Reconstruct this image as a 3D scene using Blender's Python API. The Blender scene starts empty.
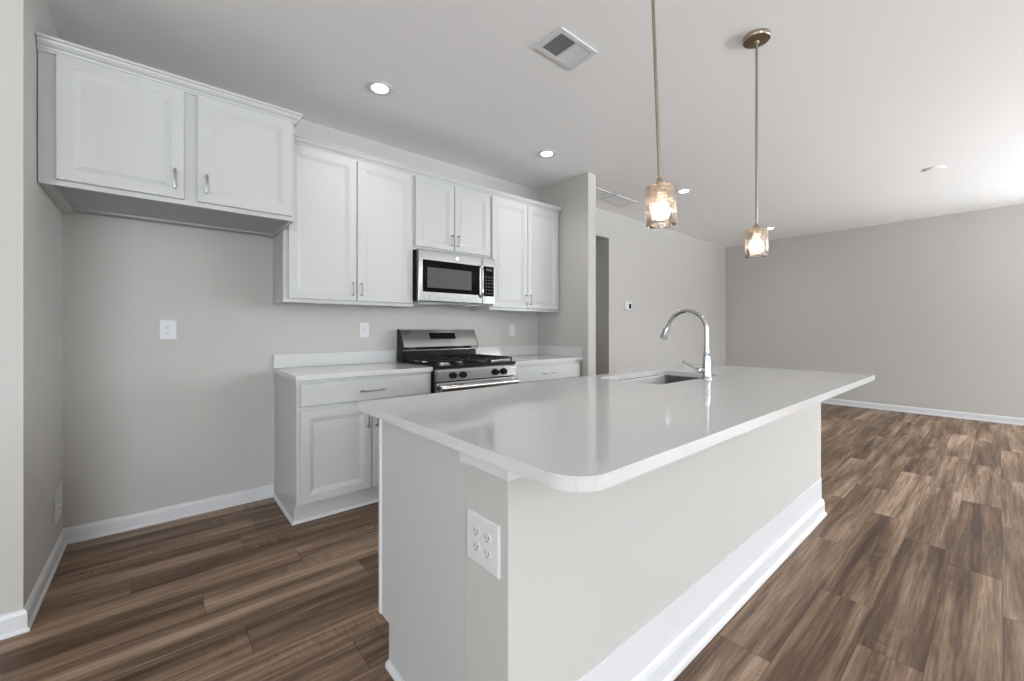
import bpy, bmesh, math, random
from mathutils import Vector, Matrix
C = bpy.context.scene.collection
sc = bpy.context.scene
R = math.radians
random.seed(7)

# ---------------------------------------------------------------- camera, world, light, exposure
CEIL = 2.756          # ceiling height
YB = 3.362            # kitchen wall
XL = -0.411           # left wall
XR = 8.179            # far right wall
XP = 3.235            # partition beside the cabinets
YF = -5.6             # window wall behind the camera
XW = -4.2             # far left wall, out of view

cam_d = bpy.data.cameras.new('camera')
cam = bpy.data.objects.new('camera', cam_d); C.objects.link(cam)
cam.location = (0, 0, 1.192)
cam.rotation_euler = (R(90), 0, R(49.621 - 90))
cam_d.sensor_width = 36.0
cam_d.lens = 414.224 * 36.0 / 1024.0
cam_d.shift_y = -(340.5 - 329.42) / 1024.0
cam_d.clip_start = 0.02
sc.camera = cam

w = bpy.data.worlds.new('world'); sc.world = w; w.use_nodes = True
wb = w.node_tree.nodes['Background']
wb.inputs[0].default_value = (0.86, 0.93, 1.0, 1); wb.inputs[1].default_value = 0.8

sc.view_settings.view_transform = 'Standard'
sc.view_settings.look = 'None'
sc.view_settings.gamma = 1.0
sc.view_settings.use_curve_mapping = False
sc.view_settings.exposure = 0.0

def area(name, loc, rot, sx, sy, power, col=(1, 1, 1)):
    d = bpy.data.lights.new(name, 'AREA'); d.shape = 'RECTANGLE'
    d.size = sx; d.size_y = sy; d.energy = power; d.color = col
    o = bpy.data.objects.new(name, d); C.objects.link(o)
    o.location = loc; o.rotation_euler = rot
    return o
# daylight entering by the windows behind the camera (openings are built below):
# x0, x1, z0, z1, skylight power, power of an added lamp outside, aimed up to brighten the ceiling
WINS = [(-3.4, -0.8, 0.05, 2.10, 355, 0), (4.2, 7.6, 0.65, 2.35, 8, 3250)]
for i, (x0, x1, z0, z1, p, g) in enumerate(WINS):
    area('window_daylight', ((x0 + x1) / 2, YF - 0.16, (z0 + z1) / 2), (R(90), 0, 0), x1 - x0, z1 - z0, p, (0.88, 0.945, 1.0))
    if g: area('ceiling_fill', ((x0 + x1) / 2, YF - 0.95, max(z0 - 0.35, 0.02)), (R(90 + 72), 0, 0), x1 - x0, 1.5, g, (0.885, 0.95, 1.0))
# added unseen side windows, lighting the end panel and left wall: y0, y1, power
SW = {'left': (-1.3, 0.5, 82), 'right': (-4.6, -1.2, 290)}
area('side_fill', (XW - 0.16, (SW['left'][0] + SW['left'][1]) / 2, 1.45), (R(90), 0, R(-90)), 1.8, 1.6, SW['left'][2], (0.88, 0.945, 1.0))
area('side_fill', (XR + 0.16, (SW['right'][0] + SW['right'][1]) / 2, 1.45), (R(90), 0, R(90)), 3.4, 1.6, SW['right'][2], (0.88, 0.945, 1.0))
SPOT = 20.5      # watts of the recessed lights' beams

# ---------------------------------------------------------------- materials
def new_mat(name):
    m = bpy.data.materials.new(name); m.use_nodes = True
    return m, m.node_tree.nodes, m.node_tree.links, m.node_tree.nodes['Principled BSDF']
def pbr(name, col, rough=0.5, metal=0.0, spec=0.5, bump=0.0, bscale=200.0, coat=0.0, var=0.0):
    m, n, l, b = new_mat(name)
    b.inputs['Base Color'].default_value = (*col, 1)
    b.inputs['Roughness'].default_value = rough
    b.inputs['Metallic'].default_value = metal
    b.inputs['Specular IOR Level'].default_value = spec
    b.inputs['Coat Weight'].default_value = coat
    tc = n.new('ShaderNodeTexCoord')
    if bump:
        t = n.new('ShaderNodeTexNoise'); t.inputs['Scale'].default_value = bscale; t.inputs['Detail'].default_value = 3
        l.new(tc.outputs['Object'], t.inputs['Vector'])
        bp = n.new('ShaderNodeBump'); bp.inputs['Strength'].default_value = bump; bp.inputs['Distance'].default_value = 0.001
        l.new(t.outputs['Fac'], bp.inputs['Height']); l.new(bp.outputs['Normal'], b.inputs['Normal'])
    if var:
        t = n.new('ShaderNodeTexNoise'); t.inputs['Scale'].default_value = 1.3; t.inputs['Detail'].default_value = 4
        l.new(tc.outputs['Object'], t.inputs['Vector'])
        mx = n.new('ShaderNodeMix'); mx.data_type = 'RGBA'
        mx.inputs['A'].default_value = (*[c * (1 - var) for c in col], 1); mx.inputs['B'].default_value = (*[min(1, c * (1 + var)) for c in col], 1)
        l.new(t.outputs['Fac'], mx.inputs['Factor']); l.new(mx.outputs['Result'], b.inputs['Base Color'])
    return m
M = {}
M['wall'] = pbr('wall_paint', (0.515, 0.499, 0.476), 0.75, bump=0.15, bscale=350, var=0.012, spec=0.3)
M['ceiling'] = pbr('ceiling_paint', (0.88, 0.88, 0.88), 0.85, bump=0.1, bscale=300, spec=0.2)
M['trim'] = pbr('trim_paint', (0.66, 0.665, 0.68), 0.38)
M['cab'] = pbr('cabinet_paint', (0.515, 0.52, 0.513), 0.36, bump=0.03, bscale=120)
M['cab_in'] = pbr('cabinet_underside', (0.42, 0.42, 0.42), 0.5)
M['plate'] = pbr('white_plastic', (0.68, 0.68, 0.695), 0.3)
M['slot'] = pbr('dark_slot', (0.03, 0.03, 0.03), 0.5)
M['grey'] = pbr('grey_plastic', (0.35, 0.35, 0.35), 0.4)
M['nickel'] = pbr('satin_nickel', (0.43, 0.37, 0.295), 0.28, metal=1.0)
M['pull'] = pbr('brushed_pull_metal', (0.33, 0.33, 0.325), 0.36, metal=1.0)
M['chrome'] = pbr('chrome', (0.52, 0.52, 0.53), 0.09, metal=1.0)
M['black'] = pbr('black_enamel', (0.008, 0.008, 0.009), 0.3, spec=0.15)
M['iron'] = pbr('cast_iron', (0.012, 0.012, 0.013), 0.6, spec=0.2, bump=0.3, bscale=500)
M['glassblack'] = pbr('black_glass', (0.004, 0.004, 0.005), 0.10, spec=0.015)
M['mesh'] = pbr('oven_window_screen', (0.075, 0.075, 0.078), 0.4, spec=0.2)
M['vent_dark'] = pbr('vent_shadow_metal', (0.10, 0.10, 0.10), 0.6)
M['ink'] = pbr('grey_print', (0.10, 0.10, 0.105), 0.4, spec=0.2)
M['socketw'] = pbr('bulb_collar', (0.80, 0.68, 0.58), 0.4)
def steel(name, col, rough, horizontal=True):
    m, n, l, b = new_mat(name)
    b.inputs['Metallic'].default_value = 1.0; b.inputs['Base Color'].default_value = (*col, 1)
    tc = n.new('ShaderNodeTexCoord'); mp = n.new('ShaderNodeMapping')
    mp.inputs['Scale'].default_value = (3, 300, 300) if horizontal else (300, 300, 3)
    t = n.new('ShaderNodeTexNoise'); t.inputs['Scale'].default_value = 1.0; t.inputs['Detail'].default_value = 4
    l.new(tc.outputs['Object'], mp.inputs['Vector']); l.new(mp.outputs['Vector'], t.inputs['Vector'])
    r = n.new('ShaderNodeMapRange'); r.inputs['To Min'].default_value = rough - 0.05; r.inputs['To Max'].default_value = rough + 0.07
    l.new(t.outputs['Fac'], r.inputs['Value']); l.new(r.outputs['Result'], b.inputs['Roughness'])
    bp = n.new('ShaderNodeBump'); bp.inputs['Strength'].default_value = 0.05; bp.inputs['Distance'].default_value = 0.0005
    l.new(t.outputs['Fac'], bp.inputs['Height']); l.new(bp.outputs['Normal'], b.inputs['Normal'])
    return m
M['steel'] = steel('stainless_steel', (0.86, 0.855, 0.85), 0.22)
M['steel_dimmed'] = steel('stove_steel_dimmed', (0.52, 0.515, 0.51), 0.22)  # same stainless as the backguard, darkened to tone down its bright reflections
M['applsteel'] = steel('microwave_steel', (0.19, 0.188, 0.185), 0.16)
M['sinksteel'] = steel('sink_steel', (0.115, 0.115, 0.115), 0.13, False)

def emit(name, col, s):
    m, n, l, b = new_mat(name); b.inputs['Base Color'].default_value = (1, 1, 1, 1)
    b.inputs['Emission Color'].default_value = (*col, 1); b.inputs['Emission Strength'].default_value = s
    return m
M['led'] = emit('downlight_lens', (1.0, 0.97, 0.92), 14.0)
M['bulb'] = emit('lit_bulb', (1.0, 0.94, 0.87), 60.0)

def quartz():
    m, n, l, b = new_mat('white_quartz')
    tc = n.new('ShaderNodeTexCoord')
    t = n.new('ShaderNodeTexNoise'); t.inputs['Scale'].default_value = 95; t.inputs['Detail'].default_value = 5; t.inputs['Roughness'].default_value = 0.7
    l.new(tc.outputs['Object'], t.inputs['Vector'])
    cr = n.new('ShaderNodeValToRGB')
    e = cr.color_ramp.elements
    e[0].position = 0.28; e[0].color = (0.50, 0.50, 0.495, 1)
    e[1].position = 0.42; e[1].color = (0.635, 0.635, 0.63, 1)
    l.new(t.outputs['Fac'], cr.inputs['Fac'])
    v = n.new('ShaderNodeTexVoronoi'); v.inputs['Scale'].default_value = 140
    l.new(tc.outputs['Object'], v.inputs['Vector'])
    cr2 = n.new('ShaderNodeValToRGB'); e = cr2.color_ramp.elements
    e[0].position = 0.05; e[0].color = (0.80, 0.80, 0.80, 1); e[1].position = 0.16; e[1].color = (1, 1, 1, 1)
    l.new(v.outputs['Distance'], cr2.inputs['Fac'])
    mx = n.new('ShaderNodeMix'); mx.data_type = 'RGBA'; mx.blend_type = 'MULTIPLY'; mx.inputs['Factor'].default_value = 0.3
    l.new(cr.outputs['Color'], mx.inputs['A']); l.new(cr2.outputs['Color'], mx.inputs['B'])
    l.new(mx.outputs['Result'], b.inputs['Base Color'])
    b.inputs['Roughness'].default_value = 0.06; b.inputs['IOR'].default_value = 1.5
    return m
M['quartz'] = quartz()

def floor_mat():
    m, n, l, b = new_mat('plank_floor')
    tc = n.new('ShaderNodeTexCoord')
    at = n.new('ShaderNodeAttribute'); at.attribute_name = 'plank'
    uv = n.new('ShaderNodeUVMap'); uv.uv_map = 'plank_uv'
    sep = n.new('ShaderNodeSeparateColor'); l.new(at.outputs['Color'], sep.inputs['Color'])
    def off(sx, sy, k):
        mp = n.new('ShaderNodeMapping'); mp.inputs['Scale'].default_value = (sx, sy, 1)
        l.new(tc.outputs['Object'], mp.inputs['Vector'])
        sc_ = n.new('ShaderNodeVectorMath'); sc_.operation = 'SCALE'; sc_.inputs['Scale'].default_value = k
        l.new(at.outputs['Color'], sc_.inputs[0])
        ad = n.new('ShaderNodeVectorMath'); ad.operation = 'ADD'
        l.new(mp.outputs['Vector'], ad.inputs[0]); l.new(sc_.outputs['Vector'], ad.inputs[1])
        return ad.outputs['Vector']
    def noise(vec, s, d, r=0.55, dist=0.0):
        t = n.new('ShaderNodeTexNoise'); t.inputs['Scale'].default_value = s; t.inputs['Detail'].default_value = d
        t.inputs['Roughness'].default_value = r; t.inputs['Distortion'].default_value = dist
        l.new(vec, t.inputs['Vector']); return t.outputs['Fac']
    def math_(op, a, bb, clamp=False):
        q = n.new('ShaderNodeMath'); q.operation = op; q.use_clamp = clamp
        for i, x in enumerate((a, bb)):
            if isinstance(x, (int, float)): q.inputs[i].default_value = x
            elif x is not None: l.new(x, q.inputs[i])
        return q.outputs[0]
    broad = noise(off(0.7, 10.0, 37.0), 1.0, 4, 0.5, 0.5)      # long soft bands
    grain = noise(off(2.2, 55.0, 91.0), 1.0, 6, 0.65, 0.9)    # fine streaks
    pores = noise(off(9.0, 190.0, 53.0), 1.0, 3, 0.6)
    cross = noise(off(60.0, 9.0, 71.0), 1.0, 3, 0.6, 0.5)     # sawn cross marks
    cmask = noise(off(1.6, 6.0, 17.0), 1.0, 2, 0.5)
    cm = n.new('ShaderNodeMapRange'); cm.inputs['From Min'].default_value = 0.55; cm.inputs['From Max'].default_value = 0.72
    l.new(cmask, cm.inputs['Value'])
    s = math_('ADD', math_('MULTIPLY', math_('SUBTRACT', broad, 0.5), 1.75), 0.52)
    s = math_('ADD', s, math_('MULTIPLY', math_('SUBTRACT', grain, 0.5), 1.15))
    s = math_('ADD', s, math_('MULTIPLY', math_('SUBTRACT', pores, 0.5), 0.35))
    s = math_('ADD', s, math_('MULTIPLY', math_('MULTIPLY', math_('SUBTRACT', cross, 0.5), 0.9), cm.outputs['Result']))
    s = math_('ADD', s, math_('MULTIPLY', math_('SUBTRACT', sep.outputs['Red'], 0.5), 0.30))
    cr = n.new('ShaderNodeValToRGB'); cr.color_ramp.interpolation = 'LINEAR'
    e = cr.color_ramp.elements
    e[0].position = 0.05; e[0].color = (0.060, 0.036, 0.022, 1)
    e[1].position = 0.98; e[1].color = (0.42, 0.30, 0.218, 1)
    x = e.new(0.38); x.color = (0.130, 0.081, 0.052, 1)
    x = e.new(0.64); x.color = (0.235, 0.156, 0.104, 1)
    l.new(s, cr.inputs['Fac'])
    # joint lines from the plank's own coordinates
    su = n.new('ShaderNodeSeparateXYZ'); l.new(uv.outputs['UV'], su.inputs[0])
    du = math_('MINIMUM', su.outputs['X'], math_('SUBTRACT', 1.22, su.outputs['X']))
    dv = math_('MINIMUM', su.outputs['Y'], math_('SUBTRACT', 0.18, su.outputs['Y']))
    dd = math_('MINIMUM', du, dv)
    jr = n.new('ShaderNodeMapRange'); jr.inputs['From Min'].default_value = 0.0004; jr.inputs['From Max'].default_value = 0.0022
    jr.inputs['To Min'].default_value = 0.45; jr.inputs['To Max'].default_value = 1.0
    l.new(dd, jr.inputs['Value'])
    mx = n.new('ShaderNodeMix'); mx.data_type = 'RGBA'; mx.blend_type = 'MULTIPLY'; mx.inputs['Factor'].default_value = 1.0
    l.new(cr.outputs['Color'], mx.inputs['A'])
    cc = n.new('ShaderNodeCombineColor')
    for i in range(3): l.new(jr.outputs['Result'], cc.inputs[i])
    l.new(cc.outputs['Color'], mx.inputs['B'])
    l.new(mx.outputs['Result'], b.inputs['Base Color'])
    b.inputs['Roughness'].default_value = 0.45; b.inputs['Specular IOR Level'].default_value = 0.22
    bp = n.new('ShaderNodeBump'); bp.inputs['Strength'].default_value = 0.25; bp.inputs['Distance'].default_value = 0.001
    l.new(math_('ADD', grain, jr.outputs['Result']), bp.inputs['Height']); l.new(bp.outputs['Normal'], b.inputs['Normal'])
    return m
M['floor'] = floor_mat()

def shade_glass():
    m, n, l, b = new_mat('crackled_shade_glass')
    out = n['Material Output']
    tc = n.new('ShaderNodeTexCoord')
    v = n.new('ShaderNodeTexVoronoi'); v.feature = 'DISTANCE_TO_EDGE'; v.inputs['Scale'].default_value = 90
    l.new(tc.outputs['Object'], v.inputs['Vector'])
    ns = n.new('ShaderNodeTexNoise'); ns.inputs['Scale'].default_value = 60; l.new(tc.outputs['Object'], ns.inputs['Vector'])
    ad = n.new('ShaderNodeMath'); ad.operation = 'ADD'; l.new(v.outputs['Distance'], ad.inputs[0]); l.new(ns.outputs['Fac'], ad.inputs[1])
    bp = n.new('ShaderNodeBump'); bp.inputs['Strength'].default_value = 0.9; bp.inputs['Distance'].default_value = 0.004
    l.new(ad.outputs[0], bp.inputs['Height'])
    tr = n.new('ShaderNodeBsdfTransparent'); tr.inputs['Color'].default_value = (0.95, 0.905, 0.865, 1)  # peach tint puts the bulb's warm light into the glass colour
    gl = n.new('ShaderNodeBsdfGlossy'); gl.inputs['Roughness'].default_value = 0.08; gl.inputs['Color'].default_value = (1, 0.97, 0.93, 1)
    l.new(bp.outputs['Normal'], gl.inputs['Normal'])
    tl = n.new('ShaderNodeBsdfTranslucent'); tl.inputs['Color'].default_value = (0.95, 0.80, 0.68, 1)
    l.new(bp.outputs['Normal'], tl.inputs['Normal'])
    fr = n.new('ShaderNodeFresnel'); fr.inputs['IOR'].default_value = 1.5; l.new(bp.outputs['Normal'], fr.inputs['Normal'])
    m1 = n.new('ShaderNodeMixShader'); m1.inputs[0].default_value = 0.02
    l.new(tr.outputs[0], m1.inputs[1]); l.new(tl.outputs[0], m1.inputs[2])
    ck = n.new('ShaderNodeMapRange'); ck.inputs['From Min'].default_value = 0.0; ck.inputs['From Max'].default_value = 0.09
    ck.inputs['To Min'].default_value = 0.14; ck.inputs['To Max'].default_value = 0.006
    l.new(v.outputs['Distance'], ck.inputs['Value']); l.new(ck.outputs['Result'], m1.inputs[0])
    m2 = n.new('ShaderNodeMixShader'); l.new(fr.outputs[0], m2.inputs[0]); l.new(m1.outputs[0], m2.inputs[1]); l.new(gl.outputs[0], m2.inputs[2])
    l.new(m2.outputs[0], out.inputs['Surface'])
    return m
M['shade'] = shade_glass()
def pane_glass():
    m, n, l, b = new_mat('window_glass')
    tr = n.new('ShaderNodeBsdfTransparent'); gl = n.new('ShaderNodeBsdfGlossy'); gl.inputs['Roughness'].default_value = 0.02
    mx = n.new('ShaderNodeMixShader'); mx.inputs[0].default_value = 0.06
    l.new(tr.outputs[0], mx.inputs[1]); l.new(gl.outputs[0], mx.inputs[2]); l.new(mx.outputs[0], n['Material Output'].inputs['Surface'])
    return m
M['pane'] = pane_glass()

# ---------------------------------------------------------------- mesh helpers
class MB:
    def __init__(s): s.bm = bmesh.new()
    def merge(s, b):
        me = bpy.data.meshes.new('t'); b.to_mesh(me); b.free(); s.bm.from_mesh(me); bpy.data.meshes.remove(me); return s
    def box(s, x0, x1, y0, y1, z0, z1, bev=0.0, seg=2):
        b = bmesh.new()
        bmesh.ops.create_cube(b, size=1.0)
        bmesh.ops.scale(b, vec=(x1 - x0, y1 - y0, z1 - z0), verts=b.verts)
        bmesh.ops.translate(b, vec=((x0 + x1) / 2, (y0 + y1) / 2, (z0 + z1) / 2), verts=b.verts)
        if bev: bmesh.ops.bevel(b, geom=list(b.edges), offset=bev, segments=seg, profile=0.5, affect='EDGES')
        return s.merge(b)
    def prism(s, pts, axis, a0, a1):      # closed 2D polygon extruded along an axis; pts are in the other two axes' order
        b = bmesh.new()
        def P(p, a):
            return {'x': (a, p[0], p[1]), 'y': (p[0], a, p[1]), 'z': (p[0], p[1], a)}[axis]
        A = [b.verts.new(P(p, a0)) for p in pts]; B = [b.verts.new(P(p, a1)) for p in pts]
        b.faces.new(A); b.faces.new(B[::-1])
        for i in range(len(pts)):
            j = (i + 1) % len(pts); b.faces.new((A[i], B[i], B[j], A[j]))
        bmesh.ops.recalc_face_normals(b, faces=b.faces)
        return s.merge(b)
    def cyl(s, p0, p1, r0, r1=None, seg=24, bev=0.0):
        r1 = r0 if r1 is None else r1
        p0 = Vector(p0); p1 = Vector(p1); d = p1 - p0
        b = bmesh.new()
        bmesh.ops.create_cone(b, cap_ends=True, segments=seg, radius1=r0, radius2=r1, depth=d.length)
        if bev:
            ed = [e for e in b.edges if len([f for f in e.link_faces if len(f.verts) > 4]) == 1]
            bmesh.ops.bevel(b, geom=ed, offset=bev, segments=2, profile=0.5, affect='EDGES')
        q = Vector((0, 0, 1)).rotation_difference(d.normalized())
        bmesh.ops.transform(b, matrix=Matrix.Translation((p0 + p1) / 2) @ q.to_matrix().to_4x4(), verts=b.verts)
        return s.merge(b)
    def tube(s, pts, rads, seg=16, caps=True):
        pts = [Vector(p) for p in pts]
        if isinstance(rads, (int, float)): rads = [rads] * len(pts)
        b = bmesh.new(); rings = []; up = None
        for i, p in enumerate(pts):
            t = (pts[min(i + 1, len(pts) - 1)] - pts[max(i - 1, 0)]).normalized()
            if up is None:
                up = Vector((0, 0, 1)) if abs(t.z) < 0.9 else Vector((1, 0, 0))
            a = t.cross(up).normalized(); up = a.cross(t).normalized()
            rings.append([b.verts.new(p + (a * math.cos(k * 2 * math.pi / seg) + up * math.sin(k * 2 * math.pi / seg)) * rads[i]) for k in range(seg)])
        for i in range(len(rings) - 1):
            for k in range(seg):
                b.faces.new((rings[i][k], rings[i][(k + 1) % seg], rings[i + 1][(k + 1) % seg], rings[i + 1][k]))
        if caps: b.faces.new(rings[0][::-1]); b.faces.new(rings[-1])
        bmesh.ops.recalc_face_normals(b, faces=b.faces)
        return s.merge(b)
    def lathe(s, prof, c, seg=32, closed=False):   # prof: (r, z) list, about a vertical axis through c
        b = bmesh.new(); rings = []
        for r, z in prof:
            if r < 1e-6: rings.append([b.verts.new((c[0], c[1], c[2] + z))])
            else: rings.append([b.verts.new((c[0] + r * math.cos(k * 2 * math.pi / seg), c[1] + r * math.sin(k * 2 * math.pi / seg), c[2] + z)) for k in range(seg)])
        idx = list(range(len(rings) - 1)) + ([len(rings) - 1] if closed else [])
        for i in idx:
            A = rings[i]; B = rings[(i + 1) % len(rings)]
            for k in range(seg):
                j = (k + 1) % seg
                if len(A) == 1 and len(B) == 1: continue
                if len(A) == 1: b.faces.new((A[0], B[k], B[j]))
                elif len(B) == 1: b.faces.new((A[k], A[j], B[0]))
                else: b.faces.new((A[k], A[j], B[j], B[k]))
        bmesh.ops.recalc_face_normals(b, faces=b.faces)
        return s.merge(b)
    def rings(s, x0, x1, z0, z1, prof, yb):
        # raised/recessed rectangular panel facing -Y; prof: (inset, y) loops from the outer edge to the middle, yb: back plane
        b = bmesh.new(); L = []
        for ins, y in [(0, yb)] + prof:
            L.append([b.verts.new(p) for p in ((x0 + ins, y, z0 + ins), (x1 - ins, y, z0 + ins), (x1 - ins, y, z1 - ins), (x0 + ins, y, z1 - ins))])
        b.faces.new(L[0][::-1]); b.faces.new(L[-1])
        for i in range(len(L) - 1):
            for k in range(4):
                b.faces.new((L[i][k], L[i][(k + 1) % 4], L[i + 1][(k + 1) % 4], L[i + 1][k]))
        bmesh.ops.recalc_face_normals(b, faces=b.faces)
        return s.merge(b)
    def xf(s, m):
        bmesh.ops.transform(s.bm, matrix=m, verts=s.bm.verts); return s
    def build(s, name, mat, parent=None, smooth=False, bevmod=0.0):
        me = bpy.data.meshes.new(name)
        off = Vector((0, 0, 0)); p = parent
        while p is not None: off += p.location; p = p.parent
        bmesh.ops.translate(s.bm, vec=-off, verts=s.bm.verts)
        s.bm.to_mesh(me); s.bm.free()
        for f in me.polygons: f.use_smooth = smooth
        me.materials.append(mat)
        o = bpy.data.objects.new(name, me); C.objects.link(o)
        if smooth and hasattr(me, 'set_sharp_from_angle'): me.set_sharp_from_angle(angle=R(40))
        if parent is not None: o.parent = parent
        if bevmod:
            bm_ = o.modifiers.new('edge', 'BEVEL'); bm_.width = bevmod; bm_.segments = 2; bm_.limit_method = 'ANGLE'; bm_.angle_limit = R(40)
        return o
def tag(o, label, cat, group=None):
    o['label'] = label; o['category'] = cat
    if group: o['group'] = group
    return o
def thing(name, loc, label, cat, group=None):
    o = bpy.data.objects.new(name, None); C.objects.link(o); o.location = loc; o.empty_display_size = 0.05
    bpy.context.view_layer.update()
    return tag(o, label, cat, group)
def struct(o): o['kind'] = 'structure'; return o
def dup(root, loc, label, group=None):
    r = root.copy(); C.objects.link(r); r.location = loc; r['label'] = label
    if group: r['group'] = group
    for ch in list(root.children):
        c = ch.copy(); C.objects.link(c); c.parent = r
        for g in list(ch.children):
            d = g.copy(); C.objects.link(d); d.parent = c
    return r

# ---------------------------------------------------------------- the room
def make_floor():
    W, Ln = 0.18, 1.22
    known = {0: 0.80, 1: 1.10, 2: 0.445, 3: 0.02, 7: 0.564, 8: 1.0, 9: 0.263, 10: 0.78, 11: 0.146, 12: 0.56, 13: 1.12, 14: 0.35}
    bm = bmesh.new(); col = bm.loops.layers.float_color.new('plank'); uvl = bm.loops.layers.uv.new('plank_uv')
    rnd = random.Random(11)
    for k in range(-34, 34):
        y0 = 0.17 + k * W; y1 = y0 + W
        y0c, y1c = max(y0, YF - 0.2), min(y1, 6.0)
        if y1c <= y0c: continue
        o = known.get(k, rnd.random() * Ln)
        x = o - 5 * Ln
        while x < XR + 0.2:
            xa, xb = max(x, XW - 0.2), min(x + Ln, XR + 0.2)
            if xb > xa:
                vs = [bm.verts.new(p) for p in ((xa, y0c, 0), (xb, y0c, 0), (xb, y1c, 0), (xa, y1c, 0))]
                f = bm.faces.new(vs); c = (rnd.random(), rnd.random(), rnd.random(), 1)
                for lp in f.loops:
                    lp[col] = c; lp[uvl].uv = (lp.vert.co.x - x, lp.vert.co.y - y0)
            x += Ln
    bmesh.ops.remove_doubles(bm, verts=bm.verts, dist=1e-5)
    b = MB(); b.bm.free(); b.bm = bm
    me = bpy.data.meshes.new('floor'); bm.to_mesh(me); bm.free(); me.materials.append(M['floor'])
    o = bpy.data.objects.new('floor', me); C.objects.link(o); return struct(o)
make_floor()
struct(MB().box(XW - 0.2, XR + 0.2, YF - 0.2, 6.0, CEIL, CEIL + 0.12).build('ceiling', M['ceiling']))
T = 0.12
# kitchen wall with the cased-free opening to the hall
OX0, OX1, OZ = 3.72, 4.553, 2.405
b = MB(); b.box(XL - T, OX0, YB, YB + T, 0, CEIL); b.box(OX1, XR + T, YB, YB + T, 0, CEIL); b.box(OX0, OX1, YB, YB + T, OZ, CEIL)
struct(b.build('wall_back', M['wall']))
b = MB(); b.box(OX0 - T, OX0, YB + T, 5.9, 0, CEIL); b.box(OX1, OX1 + T, YB + T, 5.9, 0, CEIL); b.box(OX0 - T, OX1 + T, 5.78, 5.9, 0, CEIL); b.box(OX0, OX1, YB + T, 5.78, 2.44, 2.5)
struct(b.build('wall_hallway', M['wall']))
YL = 2.50
b = MB(); b.box(XL - T, XL, YL, YB + T, 0, CEIL); b.box(XW, XL - T, YL, YL + T, 0, CEIL)
struct(b.build('wall_left', M['wall']))
b = MB(); ya, yb_, _ = SW['right']
b.box(XR, XR + T, YF, ya, 0, CEIL); b.box(XR, XR + T, yb_, YB, 0, CEIL); b.box(XR, XR + T, ya, yb_, 0, 0.65); b.box(XR, XR + T, ya, yb_, 2.25, CEIL)
struct(b.build('wall_right', M['wall']))
PY = 2.645
struct(MB().box(XP + 0.008, XP + 0.127, PY, YB, 0, CEIL).build('wall_partition', M['wall']))
# window wall behind the camera
b = MB(); xs = XW
for (x0, x1, z0, z1, p, g) in WINS:
    b.box(xs, x0, YF - T, YF, 0, CEIL); b.box(x0, x1, YF - T, YF, 0, z0); b.box(x0, x1, YF - T, YF, z1, CEIL); xs = x1
b.box(xs, XR + T, YF - T, YF, 0, CEIL)
struct(b.build('wall_front', M['wall']))
b = MB(); b.box(XW - T, XW, YF, -1.3, 0, CEIL); b.box(XW - T, XW, 0.5, YL + T, 0, CEIL); b.box(XW - T, XW, -1.3, 0.5, 0, 0.65); b.box(XW - T, XW, -1.3, 0.5, 2.25, CEIL)
struct(b.build('wall_far_left', M['wall']))
def window(n, f):
    r = bpy.data.objects.new('window_%d' % n, None); C.objects.link(r); struct(r)
    f(r)
for i, (x0, x1, z0, z1, p, g) in enumerate(WINS):
    def f(r):
        b = MB(); m_ = (x0 + x1) / 2
        for a, c in ((x0, x0 + 0.05), (x1 - 0.05, x1), (m_ - 0.03, m_ + 0.03)): b.box(a, c, YF - 0.09, YF - 0.02, z0, z1)
        b.box(x0, x1, YF - 0.09, YF - 0.02, z0, z0 + 0.05); b.box(x0, x1, YF - 0.09, YF - 0.02, z1 - 0.05, z1)
        b.build('window_frame', M['trim'], r)
        MB().box(x0 + 0.05, x1 - 0.05, YF - 0.058, YF - 0.052, z0 + 0.05, z1 - 0.05).build('window_pane', M['pane'], r)
    window(i + 1, f)
def f(r):
    b = MB()
    for a, c in ((-1.3, -1.25), (0.45, 0.5), (-0.43, -0.37)): b.box(XW - 0.09, XW - 0.02, a, c, 0.65, 2.25)
    b.box(XW - 0.09, XW - 0.02, -1.3, 0.5, 0.65, 0.70); b.box(XW - 0.09, XW - 0.02, -1.3, 0.5, 2.20, 2.25)
    b.build('window_frame', M['trim'], r)
    MB().box(XW - 0.058, XW - 0.052, -1.25, 0.45, 0.70, 2.20).build('window_pane', M['pane'], r)
window(3, f)  # added unseen window in front of the left fill lamp
def f(r):
    b = MB(); y0, y1, _ = SW['right']; ym = (y0 + y1) / 2
    for a, c in ((y0, y0 + 0.05), (y1 - 0.05, y1), (ym - 0.03, ym + 0.03)): b.box(XR + 0.02, XR + 0.09, a, c, 0.65, 2.25)
    b.box(XR + 0.02, XR + 0.09, y0, y1, 0.65, 0.70); b.box(XR + 0.02, XR + 0.09, y0, y1, 2.20, 2.25)
    b.build('window_frame', M['trim'], r)
    MB().box(XR + 0.052, XR + 0.058, y0 + 0.05, y1 - 0.05, 0.70, 2.20).build('window_pane', M['pane'], r)
window(4, f)  # added unseen window in front of the right fill lamp

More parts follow.
